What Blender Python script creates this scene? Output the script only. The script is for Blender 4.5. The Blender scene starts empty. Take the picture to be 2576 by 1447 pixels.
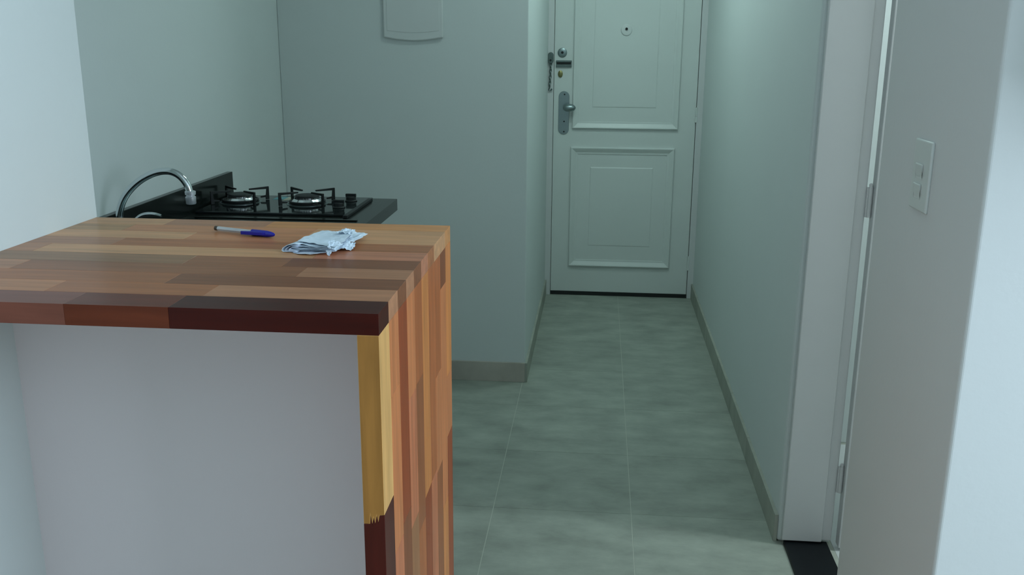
import bpy, bmesh, math, random
from mathutils import Vector, Matrix, noise
random.seed(7)
S = bpy.context.scene
COL = S.collection

# ------------------------------------------------------------ camera
F, YAW, PITCH, ROLL, CH = 2374.65, 0.0901, 0.2585, 0.0064, 1.4698
cam = bpy.data.cameras.new('camera'); cam_o = bpy.data.objects.new('camera', cam); COL.objects.link(cam_o)
cam.sensor_width = 36.0; cam.lens = F/2576*36.0; cam.clip_start = .02; cam.clip_end = 60
fwd = Vector((-math.sin(YAW)*math.cos(PITCH), math.cos(YAW)*math.cos(PITCH), -math.sin(PITCH)))
rt = Vector((math.cos(YAW), math.sin(YAW), 0)); up = rt.cross(fwd)
r2 = math.cos(ROLL)*rt + math.sin(ROLL)*up; u2 = -math.sin(ROLL)*rt + math.cos(ROLL)*up
M = Matrix((r2, u2, -fwd)).transposed().to_4x4(); M.translation = (0, 0, CH)
cam_o.matrix_world = M
S.camera = cam_o

# ------------------------------------------------------------ light and exposure
S.view_settings.view_transform = 'Standard'; S.view_settings.look = 'None'
S.view_settings.gamma = 1; S.view_settings.use_curve_mapping = False
S.view_settings.exposure = 0.0
world = bpy.data.worlds.new('world'); S.world = world; world.use_nodes = True
bg = world.node_tree.nodes['Background']; bg.inputs[0].default_value = (.55, .78, .86, 1); bg.inputs[1].default_value = 1.0

def area(name, loc, direction, sx, sy, power, color):
    l = bpy.data.lights.new(name, 'AREA'); l.shape = 'RECTANGLE'; l.size = sx; l.size_y = sy
    l.energy = power; l.color = color
    o = bpy.data.objects.new(name, l); COL.objects.link(o); o.location = loc
    o.rotation_euler = Vector(direction).to_track_quat('-Z', 'Y').to_euler()
    return o
LAMP = (50.0, 34.0, 140.0)
area('window_daylight', (2.66, .10, 1.78), (-1, 0, -.08), 2.0, 1.25, 70, (.765, .935, 1.09))

# ------------------------------------------------------------ materials
def s2l(c):
    c = c/255.0
    return c/12.92 if c <= .04045 else ((c+.055)/1.055)**2.4
def rgb(r, g, b): return (s2l(r), s2l(g), s2l(b), 1)

def mat(name, col, rough=.5, metal=0.0, spec=.5, noise_scale=0, noise_amt=.0, bump=0.0, bump_scale=200, coat=0.0):
    m = bpy.data.materials.new(name); m.use_nodes = True
    nt = m.node_tree; b = nt.nodes['Principled BSDF']
    b.inputs['Base Color'].default_value = col; b.inputs['Roughness'].default_value = rough
    b.inputs['Metallic'].default_value = metal; b.inputs['Specular IOR Level'].default_value = spec
    if coat: b.inputs['Coat Weight'].default_value = coat; b.inputs['Coat Roughness'].default_value = .08
    tc = nt.nodes.new('ShaderNodeTexCoord')
    if noise_scale:
        n = nt.nodes.new('ShaderNodeTexNoise'); n.inputs['Scale'].default_value = noise_scale; n.inputs['Detail'].default_value = 5
        nt.links.new(tc.outputs['Object'], n.inputs['Vector'])
        mr = nt.nodes.new('ShaderNodeMapRange'); mr.inputs[3].default_value = 1-noise_amt; mr.inputs[4].default_value = 1+noise_amt
        nt.links.new(n.outputs[0], mr.inputs[0])
        mx = nt.nodes.new('ShaderNodeMix'); mx.data_type = 'RGBA'; mx.blend_type = 'MULTIPLY'; mx.inputs[0].default_value = 1
        mx.inputs[6].default_value = col; nt.links.new(mr.outputs[0], mx.inputs[7]); nt.links.new(mx.outputs[2], b.inputs['Base Color'])
    if bump:
        n2 = nt.nodes.new('ShaderNodeTexNoise'); n2.inputs['Scale'].default_value = bump_scale; n2.inputs['Detail'].default_value = 3
        nt.links.new(tc.outputs['Object'], n2.inputs['Vector'])
        bp = nt.nodes.new('ShaderNodeBump'); bp.inputs['Strength'].default_value = bump; bp.inputs['Distance'].default_value = .002
        nt.links.new(n2.outputs[0], bp.inputs['Height']); nt.links.new(bp.outputs[0], b.inputs['Normal'])
    return m

M_wall = mat('wall_paint', (.72, .77, .76, 1), .7, spec=.25, noise_scale=3, noise_amt=.02, bump=.12, bump_scale=90)
M_half = mat('half_wall_paint', (.87, .765, .77, 1), .7, spec=.25, noise_scale=3, noise_amt=.02, bump=.12, bump_scale=90)
M_near = mat('side_wall_paint', (.76, .76, .75, 1), .7, spec=.25, noise_scale=3, noise_amt=.02, bump=.12, bump_scale=90)
M_ceil = mat('ceiling_paint', (.78, .80, .80, 1), .8, spec=.2, noise_scale=3, noise_amt=.02)
M_door = mat('door_enamel', (.72, .76, .74, 1), .38, noise_scale=4, noise_amt=.03, bump=.05, bump_scale=60)
M_frame = mat('frame_enamel', (.69, .70, .70, 1), .42, noise_scale=5, noise_amt=.03, bump=.05, bump_scale=60)
M_grout = mat('grout', (.50, .53, .46, 1), .85, noise_scale=30, noise_amt=.1)
M_granite = mat('black_granite', (.009, .012, .011, 1), .18, spec=.3, noise_scale=260, noise_amt=.6)
M_iron = mat('cast_iron', (.010, .013, .014, 1), .5, noise_scale=80, noise_amt=.3)
M_glass = mat('black_glass', (.012, .016, .017, 1), .07, noise_scale=10, noise_amt=.1)
M_chrome = mat('chrome', (.72, .76, .78, 1), .12, metal=1, noise_scale=20, noise_amt=.03)
M_aer = mat('aerator_metal', (.80, .82, .86, 1), .32, metal=.7, noise_scale=30, noise_amt=.05)
M_steel = mat('satin_steel', (.30, .36, .37, 1), .34, metal=1, noise_scale=50, noise_amt=.08)
M_dull = mat('dull_steel', (.15, .19, .185, 1), .4, metal=.8, noise_scale=90, noise_amt=.3)
M_brass = mat('brass', (.28, .26, .12, 1), .4, metal=.9, noise_scale=90, noise_amt=.2)
M_black = mat('black_rubber', (.008, .010, .010, 1), .6, noise_scale=60, noise_amt=.2)
M_alu = mat('burner_aluminium', (.80, .82, .84, 1), .24, metal=1, noise_scale=90, noise_amt=.15)
M_paper = mat('paper', (.72, .84, .95, 1), .75, spec=.2, noise_scale=25, noise_amt=.06)
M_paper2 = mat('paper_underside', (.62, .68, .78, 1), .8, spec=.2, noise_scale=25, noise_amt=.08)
M_blue = mat('blue_plastic', (.010, .012, .32, 1), .28, noise_scale=40, noise_amt=.05)
M_ink = mat('ink_tube', (.05, .06, .10, 1), .4, noise_scale=40, noise_amt=.05)
M_plug = mat('pen_plug', (.06, .045, .03, 1), .5, noise_scale=40, noise_amt=.1)
M_plastic = mat('white_plastic', (.72, .75, .74, 1), .4, noise_scale=15, noise_amt=.02)
M_switch = mat('switch_plastic', (.74, .76, .73, 1), .35, noise_scale=15, noise_amt=.02)
M_teal = mat('sticker_teal', (.10, .32, .36, 1), .4, noise_scale=15, noise_amt=.05)
M_cream = mat('sticker_cream', (.50, .50, .38, 1), .5, noise_scale=15, noise_amt=.05)
M_thr = mat('threshold_granite', (.004, .006, .008, 1), .45, spec=.2, noise_scale=240, noise_amt=.5)
M_clear = mat('clear_plastic', (.80, .85, .88, 1), .12, noise_scale=30, noise_amt=.02)
M_clear.node_tree.nodes['Principled BSDF'].inputs['Transmission Weight'].default_value = .35
M_winglass = mat('window_glass', (.9, .95, .95, 1), .02)
M_winglass.node_tree.nodes['Principled BSDF'].inputs['Transmission Weight'].default_value = 1

def tile_mat(name, col, dark=.72):
    m = bpy.data.materials.new(name); m.use_nodes = True; nt = m.node_tree; b = nt.nodes['Principled BSDF']
    b.inputs['Roughness'].default_value = .48; b.inputs['Specular IOR Level'].default_value = .35
    g = nt.nodes.new('ShaderNodeNewGeometry')
    mp = nt.nodes.new('ShaderNodeMapping'); mp.inputs['Scale'].default_value = (1.2, 2.0, 1)
    nt.links.new(g.outputs['Position'], mp.inputs[0])
    n = nt.nodes.new('ShaderNodeTexNoise'); n.inputs['Scale'].default_value = 4.6; n.inputs['Detail'].default_value = 9; n.inputs['Roughness'].default_value = .62
    nt.links.new(mp.outputs[0], n.inputs['Vector'])
    r = nt.nodes.new('ShaderNodeValToRGB'); r.color_ramp.elements[0].position = .32; r.color_ramp.elements[1].position = .70
    r.color_ramp.elements[0].color = (col[0]*dark, col[1]*dark, col[2]*dark, 1); r.color_ramp.elements[1].color = (col[0]*1.12, col[1]*1.12, col[2]*1.12, 1)
    nt.links.new(n.outputs[0], r.inputs[0])
    oi = nt.nodes.new('ShaderNodeObjectInfo'); mr = nt.nodes.new('ShaderNodeMapRange'); mr.inputs[3].default_value = .95; mr.inputs[4].default_value = 1.05
    nt.links.new(oi.outputs['Random'], mr.inputs[0])
    mx = nt.nodes.new('ShaderNodeMix'); mx.data_type = 'RGBA'; mx.blend_type = 'MULTIPLY'; mx.inputs[0].default_value = 1
    nt.links.new(r.outputs[0], mx.inputs[6]); nt.links.new(mr.outputs[0], mx.inputs[7]); nt.links.new(mx.outputs[2], b.inputs['Base Color'])
    return m
M_tile = tile_mat('floor_tile', (.365, .400, .345))
M_base = tile_mat('baseboard_tile', (.54, .50, .44), .85)
M_base2 = tile_mat('corridor_baseboard_tile', (.40, .42, .36), .8)

def wood_mat(name, axis, mul=None):
    m = bpy.data.materials.new(name); m.use_nodes = True; nt = m.node_tree; b = nt.nodes['Principled BSDF']
    b.inputs['Roughness'].default_value = .30; b.inputs['Specular IOR Level'].default_value = .15
    oi = nt.nodes.new('ShaderNodeObjectInfo'); g = nt.nodes.new('ShaderNodeNewGeometry')
    ad = nt.nodes.new('ShaderNodeVectorMath'); ad.operation = 'ADD'
    sc = nt.nodes.new('ShaderNodeVectorMath'); sc.operation = 'SCALE'; sc.inputs[0].default_value = (7, 3, 5)
    nt.links.new(oi.outputs['Random'], sc.inputs['Scale']); nt.links.new(g.outputs['Position'], ad.inputs[0]); nt.links.new(sc.outputs[0], ad.inputs[1])
    mp = nt.nodes.new('ShaderNodeMapping'); mp.inputs['Scale'].default_value = (2.2, 26, 26) if axis == 'x' else (26, 26, 2.2)
    nt.links.new(ad.outputs[0], mp.inputs[0])
    n = nt.nodes.new('ShaderNodeTexNoise'); n.inputs['Scale'].default_value = 2.2; n.inputs['Detail'].default_value = 7; n.inputs['Distortion'].default_value = .5
    nt.links.new(mp.outputs[0], n.inputs['Vector'])
    mr = nt.nodes.new('ShaderNodeMapRange'); mr.inputs[1].default_value = .3; mr.inputs[2].default_value = .7; mr.inputs[3].default_value = .80; mr.inputs[4].default_value = 1.16
    nt.links.new(n.outputs[0], mr.inputs[0])
    mx = nt.nodes.new('ShaderNodeMix'); mx.data_type = 'RGBA'; mx.blend_type = 'MULTIPLY'; mx.inputs[0].default_value = 1
    nt.links.new(oi.outputs['Color'], mx.inputs[6]); nt.links.new(mr.outputs[0], mx.inputs[7]); nt.links.new(mx.outputs[2], b.inputs['Base Color'])
    if mul:
        m2 = nt.nodes.new('ShaderNodeMix'); m2.data_type = 'RGBA'; m2.blend_type = 'MULTIPLY'; m2.inputs[0].default_value = 1; m2.inputs[7].default_value = (*mul, 1)
        nt.links.new(mx.outputs[2], m2.inputs[6]); nt.links.new(m2.outputs[2], b.inputs['Base Color'])
    return m
M_edge = wood_mat('front_face_wood', 'z', (.58, .47, .33))  # same wood multiplied darker, for the pale strip's front face
M_woodx = wood_mat('varnished_wood_along_x', 'x'); M_woodz = wood_mat('varnished_wood_along_z', 'z')

# ------------------------------------------------------------ helpers
def box(bm, x0, x1, y0, y1, z0, z1):
    v = [bm.verts.new((x, y, z)) for x in (x0, x1) for y in (y0, y1) for z in (z0, z1)]
    for f in ((0,1,3,2), (4,6,7,5), (0,4,5,1), (2,3,7,6), (0,2,6,4), (1,5,7,3)): bm.faces.new([v[i] for i in f])
    return v
def prism(bm, pts, axis, a, b):
    """pts: 2-D outline; extruded along axis ('x','y','z') from a to b"""
    def P(p, t): return {'x': (t, p[0], p[1]), 'y': (p[0], t, p[1]), 'z': (p[0], p[1], t)}[axis]
    A = [bm.verts.new(P(p, a)) for p in pts]; B = [bm.verts.new(P(p, b)) for p in pts]
    bm.faces.new(A); bm.faces.new(B[::-1]); n = len(pts)
    for i in range(n): bm.faces.new((A[i], B[i], B[(i+1) % n], A[(i+1) % n]))
def lathe(bm, prof, c, axis='z', n=32, sx=1, sy=1):
    """prof: list of (radius, height along axis)"""
    rings = []
    for r, h in prof:
        ring = []
        for i in range(n):
            a = 2*math.pi*i/n; p, q = r*math.cos(a)*sx, r*math.sin(a)*sy
            if axis == 'z': co = (c[0]+p, c[1]+q, c[2]+h)
            elif axis == 'y': co = (c[0]+p, c[1]+h, c[2]+q)
            else: co = (c[0]+h, c[1]+p, c[2]+q)
            ring.append(bm.verts.new(co))
        rings.append(ring)
    for a, b in zip(rings, rings[1:]):
        for i in range(n): bm.faces.new((a[i], a[(i+1) % n], b[(i+1) % n], b[i]))
    bm.faces.new(rings[0][::-1]); bm.faces.new(rings[-1])
def tube(bm, pts, rad, n=14):
    pts = [Vector(p) for p in pts]; rads = rad if isinstance(rad, (list, tuple)) else [rad]*len(pts)
    rings = []; prev = None
    for i, p in enumerate(pts):
        t = (pts[min(i+1, len(pts)-1)] - pts[max(i-1, 0)]).normalized()
        if prev is None:
            ref = Vector((0, 0, 1)) if abs(t.z) < .9 else Vector((1, 0, 0)); u = t.cross(ref).normalized()
        else: u = (prev - t*prev.dot(t)).normalized()
        prev = u; v = t.cross(u)
        rings.append([bm.verts.new(p + (u*math.cos(2*math.pi*k/n) + v*math.sin(2*math.pi*k/n))*rads[i]) for k in range(n)])
    for a, b in zip(rings, rings[1:]):
        for i in range(n): bm.faces.new((a[i], a[(i+1) % n], b[(i+1) % n], b[i]))
    bm.faces.new(rings[0][::-1]); bm.faces.new(rings[-1])
def spline(cp, k=8):
    cp = [Vector(p) for p in cp]; cp = [2*cp[0]-cp[1]] + cp + [2*cp[-1]-cp[-2]]; out = []
    for i in range(1, len(cp)-2):
        for j in range(k):
            t = j/k; a, b, c, d = cp[i-1:i+3]
            out.append(.5*((2*b) + (c-a)*t + (2*a-5*b+4*c-d)*t*t + (3*b-a-3*c+d)*t*t*t))
    out.append(cp[-2]); return out

def obj(name, bm, m, parent=None, smooth=False, bevel=0, seg=2):
    bmesh.ops.recalc_face_normals(bm, faces=bm.faces)
    me = bpy.data.meshes.new(name); bm.to_mesh(me); bm.free()
    me.materials.append(m)
    if smooth:
        me.polygons.foreach_set('use_smooth', [True]*len(me.polygons))
        try: me.set_sharp_from_angle(angle=math.radians(38))
        except Exception: pass
    o = bpy.data.objects.new(name, me); COL.objects.link(o)
    if parent: o.parent = parent; o.matrix_parent_inverse = parent.matrix_world.inverted() if False else Matrix.Translation(-parent.location)
    if bevel:
        md = o.modifiers.new('bevel', 'BEVEL'); md.width = bevel; md.segments = seg; md.limit_method = 'ANGLE'
    return o
def empty(name, loc, label=None, cat=None, kind=None, group=None):
    o = bpy.data.objects.new(name, None); COL.objects.link(o); o.location = loc; o.empty_display_size = .05
    tag(o, label, cat, kind, group); return o
def tag(o, label=None, cat=None, kind=None, group=None):
    if label: o['label'] = label
    if cat: o['category'] = cat
    if kind: o['kind'] = kind
    if group: o['group'] = group
    return o
def bobj(name, m, boxes, parent=None, bevel=0, **k):
    bm = bmesh.new()
    for b in boxes: box(bm, *b)
    return obj(name, bm, m, parent, bevel=bevel, **k)
def struct(o, label, cat): return tag(o, label, cat, 'structure')

# ------------------------------------------------------------ measures (metres, camera stands at x=0, y=0)
ZC = 1.135; TT = .0285                    # wood counter top height and board thickness
YN, YF, NS = 1.112, 1.692, 10             # front and back of the counter, strips
XN = -.268; XLW = -.948                   # end panel face, near left wall face
XK, YB, XCL = -1.3287, 3.9215, -.2944     # kitchen wall, back wall, corridor left wall
XR, XJ, YJ, YO, YE = .5706, .7304, 2.626, 1.981, 1.446
YD, XDL, XDR = 5.413, -.2619, .5381
HB = .0885; CZ = 2.60; ZG = .913

# ------------------------------------------------------------ setting: walls
def wall(name, boxes, label, m=M_wall, bevel=0.0):
    return struct(bobj(name, m, boxes, bevel=bevel, seg=4), label, 'wall')
wall('wall_near_left', [(-1.60, XLW, -3.0, YF+.005, 0, CZ)], 'brightly lit white wall at the left edge, beside the wooden counter', bevel=.004)
wall('wall_kitchen_left', [(-1.60, XK, YF+.005, YB+.16, 0, CZ)], 'grey-white kitchen wall behind the black granite backsplash')
def wallp(name, pts, label, m=M_wall, bevel=0.0, extra=()):
    bm = bmesh.new(); prism(bm, pts, 'z', 0, CZ)
    for b in extra: box(bm, *b)
    return struct(obj(name, bm, m, None, bevel=bevel, seg=4), label, 'wall')
wallp('wall_back', [(XK, YB), (XCL, YB), (XCL, YD+.15), (XCL-.16, YD+.15), (XCL-.16, YB+.16), (XK, YB+.16)], 'grey-white wall facing the camera behind the stove, turning into the corridor', bevel=.004)
wall('wall_corridor_right', [(XR, XJ, YJ+.004, YD+.15, 0, CZ)], 'pale wall along the right side of the corridor', bevel=.012)
wallp('wall_near_right', [(XR, YE), (2.66, YE), (2.66, YE+.14), (XJ, YE+.14), (XJ, YO), (XR, YO)], 'narrow pale wall strip with the light switch at the right edge', M_near, bevel=.006, extra=[(XR, XJ, YO+.001, YJ+.003, 2.12, CZ)])
wall('wall_end', [(XCL, XDL-.0, YD+.05, YD+.15, 0, CZ), (XDR, XR, YD+.05, YD+.15, 0, CZ), (XCL, XR, YD, YD+.15, 2.14, CZ)], 'end wall of the corridor around the entrance door')
wall('wall_bathroom', [(XJ, 2.6, 3.4, 3.5, 0, CZ), (2.5, 2.6, YE+.14, 3.4, 0, CZ)], 'bright wall of the room behind the open side door')
wall('wall_living_right', [(2.66, 2.80, -3.0, YE+.14, 0, 1.10), (2.66, 2.80, -3.0, YE+.14, 2.45, CZ), (2.66, 2.80, -3.0, -.95, 1.10, 2.45), (2.66, 2.80, 1.15, YE+.14, 1.10, 2.45)], 'living room wall with the window that lights the scene')
wall('wall_living_back', [(-1.60, 2.80, -3.12, -3.0, 0, CZ)], 'wall behind the camera')
struct(bobj('ceiling', M_ceil, [(-1.60, 2.80, -3.12, YD+.15, CZ, CZ+.1)]), 'flat white ceiling above the room', 'ceiling')
wf = struct(empty('window_1', (2.72, .10, 1.10)), 'aluminium window of the living room, outside the view', 'window')
bobj('window_frame', M_frame, [(2.69, 2.75, -.95, 1.15, 1.10, 1.15), (2.69, 2.75, -.95, 1.15, 2.40, 2.45), (2.69, 2.75, -.95, -.90, 1.15, 2.40), (2.69, 2.75, 1.10, 1.15, 1.15, 2.40), (2.70, 2.74, -.02, .02, 1.15, 2.40)], wf)

# low wall under the counter
wall('wall_half', [(XLW, XN-TT-.001, 1.40, 1.53, 0, ZC-TT-.0005)], 'low white wall under the wooden counter top', M_half)

# floor: concrete bed with single tiles set in grout
fl = struct(bobj('floor', M_grout, [(-1.60, 2.80, -3.12, YD+.15, -.08, -.0010)]), 'grey stone-look tiled floor with thin pale grout lines', 'floor')
TS = .443
me_t = None
ix0 = int(math.floor((XK+.305)/TS))-0
tiles = 0
def tile(x0, x1, y0, y1, z0=-.010, z1=0.0):
    bm = bmesh.new(); g = .0013
    box(bm, x0+g, x1-g, y0+.0005, y1-.0005, z0, z1)
    return obj('tile', bm, M_tile, fl)
for i in range(-3, 7):
    for j in range(-8, 7):
        x0 = -.305+i*TS; y0 = 2.757+j*TS
        x1, y1 = x0+TS, y0+TS
        x0 = max(x0, -1.33); x1 = min(x1, 2.66); y1 = min(y1, YD+.05)
        if y0 < -.8 or x1-x0 < .03: continue
        if y0 > YB-.05 and x1 < XCL+.05: continue
        if x0 > XR-.02 and y0 > YE: continue
        if x1 > XR and y0 > YE-.2: x1 = XR+.018
        if x1-x0 < .03: continue
        tile(x0, x1, y0, y1); tiles += 1
# bathroom floor
bobj('tile', M_plastic, [(XR+.165, 1.50, YO-.35, 3.38, -.012, .0)], fl)

# baseboards (tile strips, single pieces)
def baseboard(name, label, pieces):
    r = struct(empty(name, (pieces[0][0], pieces[0][2], 0)), label, 'baseboard')
    for p in pieces:
        o = bobj('tile', M_base if name == 'baseboard_back' else M_base2, [p], r, bevel=.0012)
    return r
def cuts(a, b, step=.443, off=0):
    out = []; x = a
    while x < b-.01: out.append((x, min(x+step, b))); x += step
    return out
g = .0008
baseboard('baseboard_back', 'brown-grey tile baseboard under the back wall', [(max(a, XK)+g, min(b, XCL)-g, YB-.010, YB+.001, 0, HB) for a, b in [(XK, -1.19), (-1.19, -.748), (-.748, XCL+.010)]])
baseboard('baseboard_right', 'grey-green tile baseboard along the right corridor wall', [(XR-.010, XR+.001, a+g, b-g, 0, HB) for a, b in [(YJ+.005, 3.2), (3.2, 3.643), (3.643, 4.086), (4.086, 4.529), (4.529, 4.972), (4.972, YD+.01)]])
baseboard('baseboard_left', 'thin tile baseboard along the left corridor wall', [(XCL-.001, XCL+.010, a+g, b-g, 0, HB) for a, b in [(YB-.010, 4.529), (4.529, 4.972), (4.972, YD+.01)]])

# ------------------------------------------------------------ entrance door
def moulding(bm, x0, x1, z0, z1, y, w=.036, h=.012):
    """bolection frame: steep outer edge, slope falling inwards"""
    def ring(ix, dy): return [bm.verts.new(p) for p in ((x0+ix, y-dy, z0+ix), (x1-ix, y-dy, z0+ix), (x1-ix, y-dy, z1-ix), (x0+ix, y-dy, z1-ix))]
    R = [ring(0, -.002), ring(.001, h*.8), ring(.005, h), ring(.010, h*.92), ring(w*.75, h*.25), ring(w, h*.18), ring(w+.001, -.002)]
    for a, b in zip(R, R[1:]):
        for i in range(4): bm.faces.new((a[i], a[(i+1) % 4], b[(i+1) % 4], b[i]))
    for i in range(4): bm.faces.new((R[-1][i], R[-1][(i+1) % 4], R[0][(i+1) % 4], R[0][i]))
d1 = empty('door_1', (XDL, YD, 0), kind='structure'); tag(d1, 'white panelled entrance door at the end of the corridor', 'door')
bobj('door_leaf', M_door, [(XDL+.002, XDR-.0025, YD, YD+.04, .022, 2.10)], d1, bevel=.0015)
bobj('door_sweep', M_black, [(XDL+.002, XDR-.002, YD-.004, YD+.04, .0005, .021)], d1)
bobj('rear_shadow_panel', M_black, [(XDL-.01, XDR+.01, YD+.045, YD+.06, 0, 2.13)], d1)
for (x0, x1, z0, z1, a, b, c, d) in [(-.158, .428, .177, .873, -.047, .315, .297, .762), (-.153, .440, .976, 1.98, -.043, .317, 1.092, 1.87)]:
    bm = bmesh.new(); moulding(bm, x0, x1, z0, z1, YD, .040, .016); mo = obj('panel_moulding', bm, M_door, d1)
    bm = bmesh.new()
    A = [bm.verts.new(p) for p in ((a, YD+.001, c), (b, YD+.001, c), (b, YD+.001, d), (a, YD+.001, d))]
    B = [bm.verts.new(p) for p in ((a+.004, YD-.0025, c+.008), (b-.008, YD-.0025, c+.008), (b-.008, YD-.0025, d-.008), (a+.008, YD-.0025, d-.008))]
    bm.faces.new(A); bm.faces.new(B)
    for i in range(4): bm.faces.new((A[i], A[(i+1) % 4], B[(i+1) % 4], B[i]))
    obj('raised_panel', bm, M_door, d1)
bobj('door_frame', M_frame, [(XCL-.002, XDL, YD-.012, YD+.05, 0, 2.14), (XDR, XR+.002, YD-.012, YD+.05, 0, 2.14), (XDL, XDR, YD-.012, YD+.05, 2.105, 2.14)], d1, bevel=.002)
def rounded_plate(bm, x, z0, z1, r, y0, y1, n=12):
    pts = [(x+r*math.cos(a), z1-r+r*math.sin(a)) for a in [math.pi*i/n for i in range(n+1)]]
    pts += [(x+r*math.cos(a), z0+r+r*math.sin(a)) for a in [math.pi+math.pi*i/n for i in range(n+1)]]
    prism(bm, pts, 'y', y0, y1)
bm = bmesh.new(); rounded_plate(bm, -.2015, .943, 1.183, .030, YD-.005, YD+.001)
hp = obj('lock_plate', bm, M_steel, d1, smooth=True, bevel=.0015); hp['label'] = 'brushed grey long lock plate'
bm = bmesh.new()
for z in (1.165, 1.015, .958): lathe(bm, [(.0045, 0), (.0045, -.003)], (-.199, YD-.004, z), 'y', 12)
obj('screw', bm, M_black, hp)
bm = bmesh.new()
lathe(bm, [(.013, 0), (.012, -.022), (.0, -.030)], (-.185, YD-.004, 1.096), 'y', 20)
ring = [(.0, -.036), (.010, -.034), (.017, -.026), (.0205, -.014), (.021, 0), (.020, .014), (.016, .026), (.009, .034), (0.0005, .037)]
lathe(bm, [(max(r, .0005), h) for r, h in ring], (-.170, YD-.045, 1.094), 'x', 24)
obj('door_knob', bm, M_steel, d1, smooth=True)['label'] = 'oval satin steel knob'
bm = bmesh.new(); lathe(bm, [(.026, .001), (.026, -.004), (.022, -.007), (.0075, -.007), (.0070, -.001)], (-.216, YD, 1.393), 'y', 32)
lk = obj('lock_cylinder', bm, M_steel, d1, smooth=True)
bm = bmesh.new(); lathe(bm, [(.007, 0), (.007, -.0075)], (-.216, YD, 1.393), 'y', 16); obj('keyhole', bm, M_black, lk)
cs = bobj('chain_slot', M_dull, [(-.250, -.163, YD-.003, YD+.001, 1.314, 1.351), (-.250, -.163, YD-.010, YD-.003, 1.341, 1.351), (-.250, -.163, YD-.010, YD-.003, 1.314, 1.328)], d1, bevel=.001)
bobj('slot_groove', M_black, [(-.246, -.167, YD-.0045, YD-.002, 1.329, 1.340)], cs)
bm = bmesh.new(); lathe(bm, [(.0135, .001), (.0130, -.006), (.009, -.009)], (-.225, YD, 1.277), 'y', 24, sx=1, sy=1.45)
kc = obj('brass_keyhole_cover', bm, M_brass, d1, smooth=True); kc['label'] = 'small oval brass keyhole cover'
bm = bmesh.new(); lathe(bm, [(.031, .001), (.031, -.004), (.027, -.009), (.017, -.011), (.008, -.010), (.0075, -.006)], (.134, YD, 1.515), 'y', 32)
ph = obj('peephole', bm, M_plastic, d1, smooth=True)
bm = bmesh.new(); lathe(bm, [(.0072, -.006), (.0072, -.012)], (.134, YD, 1.522), 'y', 16); obj('lens', bm, M_black, ph)
for z in (1.065, .215, 1.90):
    bm = bmesh.new()
    for k in range(3): lathe(bm, [(.0065, -.038+.0255*k), (.0065, -.038+.0255*k+.0248)], (.5375, YD-.008, z), 'z', 12)
    lathe(bm, [(.0075, -.045), (.0075, -.038)], (.5375, YD-.008, z), 'z', 12)
    obj('hinge', bm, M_door, d1, smooth=True)
    
# safety chain hanging on the left jamb
ch = empty('door_chain', (-.280, YD-.014, 1.20), 'short steel safety chain hanging from its holder beside the entrance door', 'door chain')
bm = bmesh.new(); rounded_plate(bm, -.279, 1.335, 1.395, .0155, YD-.034, YD-.0125); obj('chain_holder', bm, M_dull, ch, smooth=True, bevel=.002)
bm = bmesh.new(); lathe(bm, [(.006, 0), (.006, -.010)], (-.279, YD-.034, 1.352), 'y', 12); obj('bolt', bm, M_black, ch)
for k in range(8):
    z = 1.330-.0165*k; bm = bmesh.new(); a = (k % 2)*math.pi/2+.5
    x = -.279-.0003*k*k*.3
    pts = [(x+.0052*math.cos(t)*math.cos(a), YD-.021+.0052*math.cos(t)*math.sin(a), z+.0115*math.sin(t)) for t in [2*math.pi*i/10 for i in range(11)]]
    tube(bm, pts, .0030, 6); obj('chain_link', bm, M_dull, ch, smooth=True)
bm = bmesh.new(); tube(bm, spline([(-.283, YD-.022, 1.206), (-.287, YD-.022, 1.192), (-.285, YD-.022, 1.187), (-.276, YD-.022, 1.188), (-.272, YD-.022, 1.194)], 4), .0032, 8); lathe(bm, [(.005, -.004), (.005, .004)], (-.272, YD-.022, 1.193), 'y', 10)
obj('chain_hook', bm, M_dull, ch, smooth=True)

# ------------------------------------------------------------ side door frame and open leaf
d2 = empty('door_2', (XR, YJ, 0), kind='structure'); tag(d2, 'white side door swung open into the room on the right', 'door')
bobj('door_frame', M_frame, [(XR+.012, XJ-.032, YJ-.016, YJ+.004, .016, 2.12), (XJ-.032, XJ-.001, YJ-.004, YJ+.006, .016, 2.12),
                             (XR+.012, XJ-.001, YO, YO+.014, .016, 2.12), (XR+.012, XJ-.001, YO, YJ, 2.10, 2.12)], d2, bevel=.003)
lx0 = XJ+.013
bobj('door_leaf', M_frame, [(lx0, 1.34, YJ-.034, YJ+.001, .010, 2.09)], d2, bevel=.002)
for z0 in (1.003, .18, 1.80):
    hg = bobj('hinge', M_frame, [(XJ-.003, lx0+.001, YJ-.012, YJ-.006, z0, z0+.082)], d2)
    bm = bmesh.new(); lathe(bm, [(.0062, .0), (.0062, .082)], (XJ+.006, YJ-.012, z0), 'z', 12); lathe(bm, [(.0045, .082), (.0055, .090), (.002, .093)], (XJ+.006, YJ-.012, z0), 'z', 12)
    obj('hinge_pin', bm, M_frame, hg, smooth=True)
sill = bobj('trim_1', M_thr, [(XR+.019, XJ-.014, YO+.002, YJ-.002, -.004, .012)], bevel=.0015)
struct(sill, 'black granite threshold at the foot of the side doorway', 'threshold')

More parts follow.
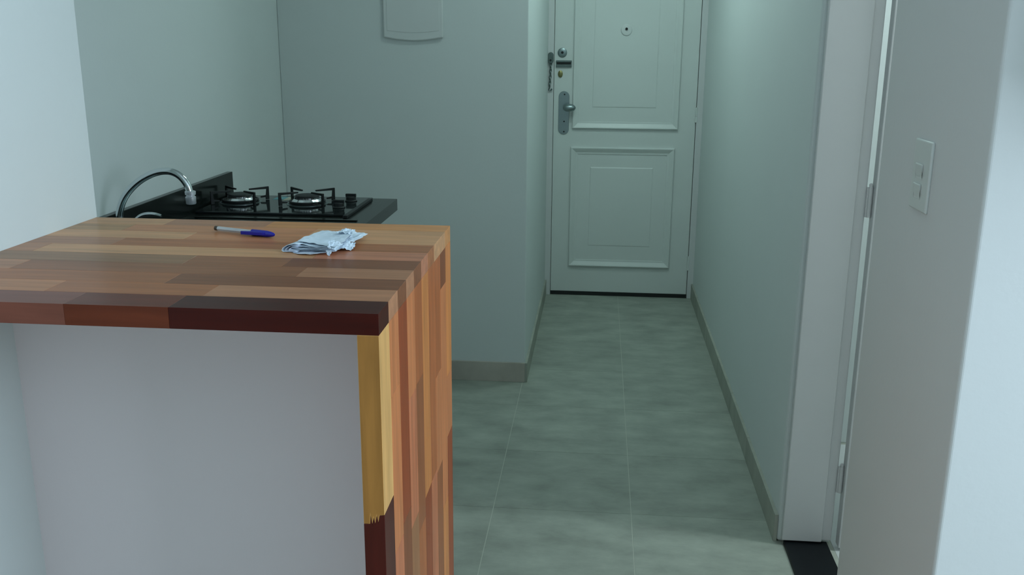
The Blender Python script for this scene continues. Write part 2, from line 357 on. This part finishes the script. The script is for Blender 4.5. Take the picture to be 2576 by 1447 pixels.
# ------------------------------------------------------------ light switch
sw = empty('light_switch', (XR, 1.715, 1.24), 'white wall light switch plate beside the side door', 'light switch')
bm = bmesh.new(); box(bm, XR-.0055, XR+.001, 1.672, 1.762, 1.178, 1.302); obj('cover_plate', bm, M_switch, sw, bevel=.004, seg=3, smooth=True)
for z in (1.212, 1.247):
    bm = bmesh.new()
    prism(bm, [(XR-.0055, z-.0135), (XR-.0090, z+.012), (XR-.0080, z+.0135), (XR-.006, z+.0135), (XR-.006, z-.0135)], 'y', 1.704, 1.738)
    obj('rocker', bm, M_switch, sw, bevel=.001)

# ------------------------------------------------------------ wall box on the back wall
wb = empty('wall_box', (-.762, YB, 1.457), 'white box with a curved lower edge mounted high on the back wall', 'wall box')
bm = bmesh.new()
pts = [(-.885, 1.75), (-.885, 1.469)] + [(-.885+.245*i/14, 1.469-.013*math.sin(math.pi*i/14)) for i in range(1, 14)] + [(-.640, 1.469), (-.640, 1.75)]
prism(bm, pts, 'y', YB-.013, YB+.001); obj('cover', bm, M_plastic, wb, bevel=.005, seg=3, smooth=True)
bm = bmesh.new()
pts = [(-.870, 1.735), (-.870, 1.496)] + [(-.870+.215*i/14, 1.496-.008*math.sin(math.pi*i/14)) for i in range(1, 14)] + [(-.655, 1.496), (-.655, 1.735)]
prism(bm, pts, 'y', YB-.0142, YB-.012); obj('front_lid', bm, M_plastic, wb, bevel=.001, smooth=True)

# ------------------------------------------------------------ wooden counter (strips glued edge to edge)
ct = empty('wooden_counter', (-.60, 1.40, 0), 'varnished striped wood counter top with a waterfall end panel on the right', 'counter')
W = dict(cream=(.74,.40,.14), ochre=(.50,.26,.08), gold=(.66,.29,.10), tan=(.60,.245,.11), tanl=(.66,.34,.165), olive=(.32,.165,.085), pink=(.56,.215,.12),
         mid=(.42,.145,.055), midd=(.30,.110,.048), dark=(.21,.068,.030), red=(.29,.058,.018), deep=(.058,.013,.006), rdark=(.055,.005,.002), rbrown=(.155,.032,.012), rleft=(.22,.070,.045), plum=(.085,.014,.009), gold2=(.48,.26,.115), tan2=(.50,.225,.12), pink2=(.42,.19,.105))
mean_ = (.40, .19, .092)
for k_ in list(W):
    if k_ not in ('cream', 'rdark', 'rbrown', 'rleft', 'plum', 'deep'): W[k_] = tuple(a*.84+m*.16 for a, m in zip(W[k_], mean_))
def strip(x0, x1, y0, y1, z0, z1, c, along, pts=None):
    bm = bmesh.new(); g = .00012
    box(bm, x0+(g if along == 'x' else 0), x1-(g if along == 'x' else 0), y0+g, y1-g, z0+(g if along == 'z' else 0), z1-(g if along == 'z' else 0))
    o = obj('strip', bm, M_woodx if along == 'x' else M_woodz, ct, bevel=.00025, seg=1)
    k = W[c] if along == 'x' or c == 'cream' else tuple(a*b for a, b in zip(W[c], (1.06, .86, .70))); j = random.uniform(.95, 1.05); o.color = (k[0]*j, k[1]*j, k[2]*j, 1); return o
dy = (YF-YN)/NS
top = [
 [(-.681, 'rleft'), (-.541, 'rbrown'), (XN, 'rdark')],
 [(-.742, 'tan'), (-.52, 'mid'), (XN, 'tan2')],
 [(-.60, 'mid'), (XN, 'dark')],
 [(-.865, 'tan2'), (-.43, 'midd'), (XN, 'tan2')],
 [(-.625, 'olive'), (-.47, 'midd'), (XN, 'dark')],
 [(-.90, 'tan2'), (-.44, 'tanl'), (XN, 'pink')],
 [(-.80, 'pink2'), (-.50, 'mid'), (XN, 'mid')],
 [(-.70, 'tanl'), (-.45, 'tan'), (XN, 'tanl')],
 [(-.84, 'gold2'), (-.50, 'tan'), (XN, 'tanl')],
 [(-.79, 'tanl'), (-.60, 'pink2'), (XN, 'gold')]]
for k, row in enumerate(top):
    y0 = YN+k*dy; xa = XLW
    for xb, c in row:
        strip(xa, xb, y0, y0+dy, ZC-TT, ZC, c, 'x'); xa = xb
ZT = ZC-TT
leg = [
 None,
 [(1.00, 'tan'), (.765, 'tan'), (.40, 'pink'), (0, 'mid')],
 [(.78, 'red'), (.40, 'dark'), (0, 'mid')],
 [(.95, 'tan'), (.74, 'pink'), (.35, 'olive'), (0, 'tan')],
 [(.953, 'mid'), (.70, 'midd'), (.30, 'mid'), (0, 'gold')],
 [(.732, 'gold'), (.42, 'red'), (0, 'tan')],
 [(.731, 'mid'), (.38, 'pink'), (0, 'mid')],
 [(.90, 'mid'), (.721, 'tan'), (.30, 'midd'), (0, 'mid')],
 [(1.043, 'dark'), (.62, 'tan'), (.25, 'gold'), (0, 'pink')],
 [(.86, 'gold'), (.74, 'tan'), (.30, 'red'), (0, 'tan')]]
for k, col in enumerate(leg):
    if not col: continue
    y0 = YN+k*dy; za = ZT
    for zb, c in col:
        strip(XN-TT, XN, y0, y0+dy, zb, za, c, 'z'); za = zb
# front strip: pale piece finger-jointed into the dark piece below it
zj = .847; g = .0001
teeth = [(XN-TT, zj-.004), (XN-TT+.0085, zj-.004), (XN-TT+.0095, zj+.009), (XN-TT+.0115, zj-.004), (XN-TT+.0135, zj+.006), (XN-TT+.0155, zj-.003), (XN-TT+.0178, zj+.009), (XN-TT+.0198, zj-.001), (XN-TT+.0215, zj+.009), (XN, zj+.010)]
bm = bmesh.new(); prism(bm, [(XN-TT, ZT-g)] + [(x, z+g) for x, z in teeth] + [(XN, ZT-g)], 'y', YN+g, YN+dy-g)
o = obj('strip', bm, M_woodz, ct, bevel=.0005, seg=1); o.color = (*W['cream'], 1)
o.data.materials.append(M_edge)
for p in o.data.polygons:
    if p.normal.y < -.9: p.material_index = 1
bm = bmesh.new(); prism(bm, [(XN-TT, .45)] + [(x, z-g) for x, z in teeth] + [(XN, .45)], 'y', YN+g, YN+dy-g)
o = obj('strip', bm, M_woodz, ct, bevel=.0005, seg=1); o.color = (*W['plum'], 1)
strip(XN-TT, XN, YN, YN+dy, 0, .45, 'tan', 'z')

# ------------------------------------------------------------ black granite kitchen counter
gc = empty('granite_counter', (-1.02, 2.6, 0), 'black granite kitchen counter with raised backsplash along the left wall', 'counter')
XG = -.709; YG = 3.28; SX0, SX1, SY0, SY1 = -1.19, -.82, 2.12, 2.68
bobj('worktop', M_granite, [(XK+.001, XG, YF+.006, SY0, ZG-.04, ZG), (XK+.001, XG, SY1, YG, ZG-.04, ZG), (XK+.001, SX0, SY0, SY1, ZG-.04, ZG), (SX1, XG, SY0, SY1, ZG-.04, ZG)], gc)
bobj('backsplash', M_granite, [(XK+.001, XK+.021, YF+.006, YG, ZG, ZG+.0865)], gc, bevel=.0015)
bobj('drip_lip', M_granite, [(XK+.06, -.745, 2.842, 2.856, ZG, ZG+.004)], gc, bevel=.001)
bobj('sink_bowl', M_steel, [(SX0, SX0+.002, SY0, SY1, ZG-.17, ZG-.002), (SX1-.002, SX1, SY0, SY1, ZG-.17, ZG-.002), (SX0, SX1, SY0, SY0+.002, ZG-.17, ZG-.002), (SX0, SX1, SY1-.002, SY1, ZG-.17, ZG-.002), (SX0, SX1, SY0, SY1, ZG-.172, ZG-.17)], gc)
for a in (YF+.02, 2.90): bobj('support_wall', M_wall, [(XK+.001, -.84, a, a+.08, 0, ZG-.0405)], gc)

# cooktop
ck = empty('gas_cooktop', (-1.045, 3.08, ZG), 'black glass two-burner gas cooktop set on the granite counter', 'cooktop')
HX0, HX1, HY0, HY1 = -1.298, -.790, 2.915, 3.250; HZ = ZG+.008
bobj('glass_top', M_glass, [(HX0, HX1, HY0, HY1, ZG, HZ)], ck, bevel=.002)
bobj('edge_trim', M_iron, [(HX1-.010, HX1+.004, HY0-.03, HY1-.03, ZG, HZ+.002)], ck, bevel=.0015)
for bx in (-.981, -1.232 if False else -1.215):
    by = 3.102
    bm = bmesh.new(); lathe(bm, [(.062, 0), (.063, .0025), (.060, .0045), (.050, .005)], (bx, by, HZ), 'z', 40); bs = obj('burner_base', bm, M_iron, ck, smooth=True)
    bm = bmesh.new(); lathe(bm, [(.070, 0), (.070, .0012), (.064, .0018)], (bx, by, HZ), 'z', 40); obj('drip_ring', bm, M_steel, bs, smooth=True)
    bm = bmesh.new(); n = 48
    lathe(bm, [(.054, .004), (.053, .009), (.044, .0165), (.043, .018)], (bx, by, HZ), 'z', 40)
    for i in range(n):
        a = 2*math.pi*i/n; c, s = math.cos(a), math.sin(a); r0, r1, w = .034, .0430, .0017
        P = [(bx+r*c-t*w*s, by+r*s+t*w*c) for r, t in ((r0, -1), (r1, -1), (r1, 1), (r0, 1))]
        prism(bm, P, 'z', HZ+.016, HZ+.0235)
    obj('flame_ring', bm, M_alu, bs, smooth=True)
    bm = bmesh.new(); lathe(bm, [(.040, .0235), (.041, .026), (.039, .0295), (.030, .031), (.002, .0315)], (bx, by, HZ), 'z', 40); obj('burner_cap', bm, M_iron, bs, smooth=True)
    # pan support: ring plate with four bent prongs
    bm = bmesh.new()
    pts = [(bx+.058*math.cos(2*math.pi*i/36), by+.058*math.sin(2*math.pi*i/36), HZ+.009) for i in range(37)]
    tube(bm, pts, .0035, 8); gr = obj('pan_support', bm, M_iron, ck, smooth=True)
    for sx in (-1, 1):
        for sy in (-1, 1):
            p0 = Vector((bx+sx*.077, by+sy*.068, 0)); p1 = Vector((bx+sx*.022, by+sy*.022, 0)); dd = (p1-p0).normalized(); nn = Vector((-dd.y, dd.x, 0))*.0032
            bm = bmesh.new()
            # side profile in (distance, height)
            prof = [(0, .001), (.012, .001), (.012, .009), (.030, .008), (.030, .013), (.011, .016), (.0085, .037), (.070, .038), (.070, .043), (0, .0455)]
            A = [bm.verts.new((p0+dd*u+nn).to_tuple()[:2]+(HZ+v,)) for u, v in prof]; B = [bm.verts.new((p0+dd*u-nn).to_tuple()[:2]+(HZ+v,)) for u, v in prof]
            bm.faces.new(A); bm.faces.new(B[::-1])
            for i in range(len(prof)): j = (i+1) % len(prof); bm.faces.new((A[i], B[i], B[j], A[j]))
            obj('prong', bm, M_iron, gr, bevel=.0008, seg=1)
for kx, ky in ((-.846, 3.165), (-.853, 3.035)):
    bm = bmesh.new(); lathe(bm, [(.021, 0), (.021, .003), (.0175, .005), (.017, .016), (.015, .018)], (kx, ky, HZ), 'z', 28)
    box(bm, kx-.018, kx+.018, ky-.005, ky+.005, HZ+.015, HZ+.026)
    obj('knob', bm, M_iron, ck, smooth=True, bevel=.001)
bobj('sticker', M_teal, [(-1.125, -1.085, 3.165, 3.225, HZ, HZ+.0004)], ck)['label'] = 'small teal sticker'
bobj('sticker', M_cream, [(-1.085, -1.055, 3.150, 3.225, HZ, HZ+.0004)], ck)['label'] = 'small cream sticker'

# faucet
fc = empty('kitchen_faucet', (-1.255, 2.36, ZG), 'chrome gooseneck kitchen faucet rising behind the wooden counter', 'faucet')
bm = bmesh.new(); lathe(bm, [(.026, 0), (.026, .006), (.020, .012), (.019, .055), (.014, .062), (.012, .075)], (-1.258, 2.36, ZG), 'z', 28); obj('body', bm, M_chrome, fc, smooth=True)
bm = bmesh.new(); sp = spline([(-1.258, 2.36, .985), (-1.256, 2.36, 1.02), (-1.236, 2.36, 1.062), (-1.197, 2.36, 1.100), (-1.150, 2.36, 1.124), (-1.112, 2.36, 1.129), (-1.084, 2.36, 1.118), (-1.066, 2.36, 1.096), (-1.059, 2.36, 1.072)], 8)
tube(bm, sp, .0094, 18); obj('spout', bm, M_chrome, fc, smooth=True)
bm = bmesh.new(); lathe(bm, [(.0105, 0), (.0140, -.002), (.0135, -.010), (.0105, -.012), (.0105, -.014), (.0135, -.016), (.0130, -.033), (.0115, -.035)], (-1.0585, 2.36, 1.079), 'z', 24); obj('aerator', bm, M_aer, fc, smooth=True)
bm = bmesh.new(); tube(bm, spline([(-1.245, 2.36, .955), (-1.225, 2.36, .985), (-1.200, 2.36, 1.008), (-1.172, 2.36, 1.0145), (-1.143, 2.36, 1.0105)], 6), [.006]*13+[.0058]*5+[.0055]*4+[.005, .0045, .004], 12)
obj('lever', bm, M_chrome, fc, smooth=True)

# ------------------------------------------------------------ pen on the counter
A = Vector((-.673, 1.590, 0)); B = Vector((-.549, 1.545, 0)); dr = (B-A).normalized(); ang = math.atan2(dr.y, dr.x)
pen = empty('ballpoint_pen', (A.x, A.y, ZC), 'clear ballpoint pen with a blue cap lying on the wooden counter', 'pen')
zp = ZC+.0057
def along(u, dz=0, side=0): return A+dr*u+Vector((-dr.y, dr.x, 0))*side+Vector((0, 0, zp+dz))
def ptube(name, segs, m, sides=6, par=None, **k):
    bm = bmesh.new(); tube(bm, [along(u) for u, r in segs], [r for u, r in segs], sides); return obj(name, bm, m, par or pen, **k)
ptube('barrel', [(.007, .0040), (.098, .0040), (.099, .0038)], M_clear, 6)
ptube('ink_tube', [(.028, .0019), (.096, .0019)], M_ink, 10)
ptube('end_plug', [(0, .0030), (.001, .0041), (.0065, .0041), (.007, .0036)], M_plug, 14)
ptube('cap', [(.083, .0044), (.0835, .0056), (.116, .0056), (.123, .0047), (.130, .0030), (.132, .001)], M_blue, 18, smooth=True)
bm = bmesh.new()
vs = []
for u, s0, s1, z0, z1 in [(.068, -.0125, -.0095, -.0030, .0030), (.085, -.0115, -.0060, -.0026, .0034), (.112, -.0080, -.002, -.0016, .0034), (.118, -.004, .002, -.001, .003)]:
    vs.append([bm.verts.new(along(u, z, s)) for s, z in ((s0, z0), (s1, z0), (s1, z1), (s0, z1))])
for a, b in zip(vs, vs[1:]):
    for i in range(4): bm.faces.new((a[i], a[(i+1) % 4], b[(i+1) % 4], b[i]))
bm.faces.new(vs[0]); bm.faces.new(vs[-1]); obj('clip', bm, M_blue, pen, bevel=.0006)

# ------------------------------------------------------------ crumpled wad of paper slips
pw = empty('crumpled_papers', (-.46, 1.52, ZC), 'folded wad of crumpled white paper slips on the wooden counter', 'papers')
def sheet(quad, zs, seed, amp=.003, bow=0, n=18, m=M_paper):
    """quad: 4 corners (x,y) near-left, near-right, far-right, far-left; zs: their heights above the counter"""
    bm = bmesh.new(); G = []
    for j in range(n+1):
        row = []
        for i in range(n+1):
            u, v = i/n, j/n
            w = [(1-u)*(1-v), u*(1-v), u*v, (1-u)*v]
            x = sum(a*q[0] for a, q in zip(w, quad)); y = sum(a*q[1] for a, q in zip(w, quad)); z = sum(a*q for a, q in zip(w, zs))
            nz = noise.noise(Vector((u*2.6+seed, v*2.6, seed*.7)))*amp + (abs(noise.noise(Vector((u*5+seed*2, v*5, 3))))-.15)*amp*1.0
            e = .0016
            x += noise.noise(Vector((u*6, v*6, seed+9)))*e*1.4; y += noise.noise(Vector((u*6, v*6, seed+19)))*e*1.6
            z += nz
            if bow: y -= bow*math.sin(math.pi*min(u*1.05, 1))*(1-v)
            row.append(bm.verts.new((x, y, ZC+max(z, .0006))))
        G.append(row)
    for j in range(n):
        for i in range(n): bm.faces.new((G[j][i], G[j][i+1], G[j+1][i+1], G[j+1][i]))
    o = obj('sheet', bm, m, pw)
    md = o.modifiers.new('thickness', 'SOLIDIFY'); md.thickness = .0003; md.offset = 1
    return o
sheet([(-.482, 1.435), (-.424, 1.431), (-.402, 1.500), (-.478, 1.545)], [.0008, .0035, .003, .002], 1.1, .0012, .013, m=M_paper2)
sheet([(-.486, 1.436), (-.414, 1.432), (-.404, 1.500), (-.476, 1.548)], [.0055, .0050, .005, .004], 2.3, .0012)
sheet([(-.486, 1.438), (-.413, 1.429), (-.402, 1.505), (-.474, 1.549)], [.0080, .0072, .008, .006], 3.7, .0014)
sheet([(-.487, 1.441), (-.413, 1.427), (-.403, 1.506), (-.472, 1.550)], [.0105, .0094, .0115, .008], 4.9, .0014)
sheet([(-.486, 1.448), (-.410, 1.423), (-.403, 1.508), (-.471, 1.552)], [.0130, .0118, .0155, .010], 6.1, .0014)
sheet([(-.480, 1.457), (-.406, 1.419), (-.402, 1.512), (-.470, 1.557)], [.0160, .0140, .0195, .013], 7.2, .0022)
sheet([(-.430, 1.492), (-.397, 1.488), (-.390, 1.562), (-.424, 1.566)], [.0100, .0090, .0075, .011], 8.4, .0015)
sheet([(-.415, 1.447), (-.391, 1.464), (-.392, 1.488), (-.418, 1.492)], [.0050, .0025, .0070, .012], 11.4, .0030)
sheet([(-.421, 1.422), (-.405, 1.413), (-.399, 1.436), (-.422, 1.440)], [.0120, .0110, .0175, .0225], 9.6, .0035, n=10)
sheet([(-.431, 1.510), (-.406, 1.500), (-.405, 1.535), (-.430, 1.545)], [.0180, .0205, .0200, .018], 12.6, .0045, n=12)
sheet([(-.420, 1.421), (-.417, 1.421), (-.415, 1.425), (-.425, 1.427)], [.0006, .0006, .008, .008], 10.3, .0005, n=5)
# folded left edge: sheets curling round from the upper to the lower slips
for k in range(3):
    q_ = 1-.24*k; bm = bmesh.new(); rows = []
    prof = [(.018, .0138), (.008, .0136), (-.003, .0118), (-.010, .0075), (-.0125, .0030), (-.010, .0008), (.000, .0006), (.014, .0010)]
    cx_ = .014
    for jj in range(11):
        v = jj/10; bx_, by_ = -.489+.017*v, 1.438+.110*v; sc_ = (1-.30*v); row = []
        for (u, w) in prof:
            row.append(bm.verts.new((bx_+(cx_+(u-cx_)*q_)*sc_, by_+noise.noise(Vector((u*90, jj*.5, k)))*.002-.0015*k, ZC+.0004+((w-.0055)*q_+.0055)*sc_)))
        rows.append(row)
    for a, b in zip(rows, rows[1:]):
        for i in range(len(prof)-1): bm.faces.new((a[i], a[i+1], b[i+1], b[i]))
    o = obj('folded_edge', bm, M_paper if k == 0 else M_paper2, pw, smooth=True)
    md = o.modifiers.new('thickness', 'SOLIDIFY'); md.thickness = .0003

# ------------------------------------------------------------ ceiling lamps, one added as fill (above the frame)
M_em = bpy.data.materials.new('lamp_diffuser'); M_em.use_nodes = True; b = M_em.node_tree.nodes['Principled BSDF']
b.inputs['Emission Color'].default_value = (.74, 1.0, .97, 1); b.inputs['Emission Strength'].default_value = LAMP[0]
M_em2 = M_em.copy(); M_em2.node_tree.nodes['Principled BSDF'].inputs['Emission Strength'].default_value = LAMP[1]  # fill lamp over the passage, added to brighten the back wall
M_em3 = M_em.copy(); M_em3.node_tree.nodes['Principled BSDF'].inputs['Emission Strength'].default_value = LAMP[2]; M_em3.node_tree.nodes['Principled BSDF'].inputs['Emission Color'].default_value = (.84, .98, 1, 1)
for lx, ly, lab in ((1.45, 2.46, 'round white ceiling lamp in the side room, above the view'), (.14, 4.20, 'round white ceiling lamp in the corridor, above the view'), (.02, 3.25, 'unseen fill lamp added over the kitchen passage, above the view')):
    cl = empty('ceiling_lamp', (lx, ly, CZ), lab, 'ceiling lamp')
    bm = bmesh.new(); lathe(bm, [(.13, 0), (.13, -.03), (.12, -.035)], (lx, ly, CZ), 'z', 36); obj('lamp_rim', bm, M_plastic, cl, smooth=True)
    bm = bmesh.new(); lathe(bm, [(.115, -.034), (.11, -.042), (.002, -.046)], (lx, ly, CZ), 'z', 36); obj('diffuser', bm, M_em if ly > 4 else M_em3 if lx > 1 else M_em2, cl, smooth=True)
# wall cupboard outside the right edge, added to shade the bright wall
wc = empty('light_blocker', (1.0, YE, 1.40), 'unseen added cupboard just outside the right edge, shading the bright wall', 'blocker')
bobj('blocker_body', M_frame, [(.80, 1.40, YE-.20, YE-.001, 1.40, 2.10)], wc, bevel=.02, seg=4)
bobj('blocker_front', M_frame, [(.805, 1.098, YE-.222, YE-.201, 1.405, 2.095), (1.102, 1.395, YE-.222, YE-.201, 1.405, 2.095)][:1], wc, bevel=.004)
bobj('blocker_front', M_frame, [(1.102, 1.395, YE-.222, YE-.201, 1.405, 2.095)], wc, bevel=.004)
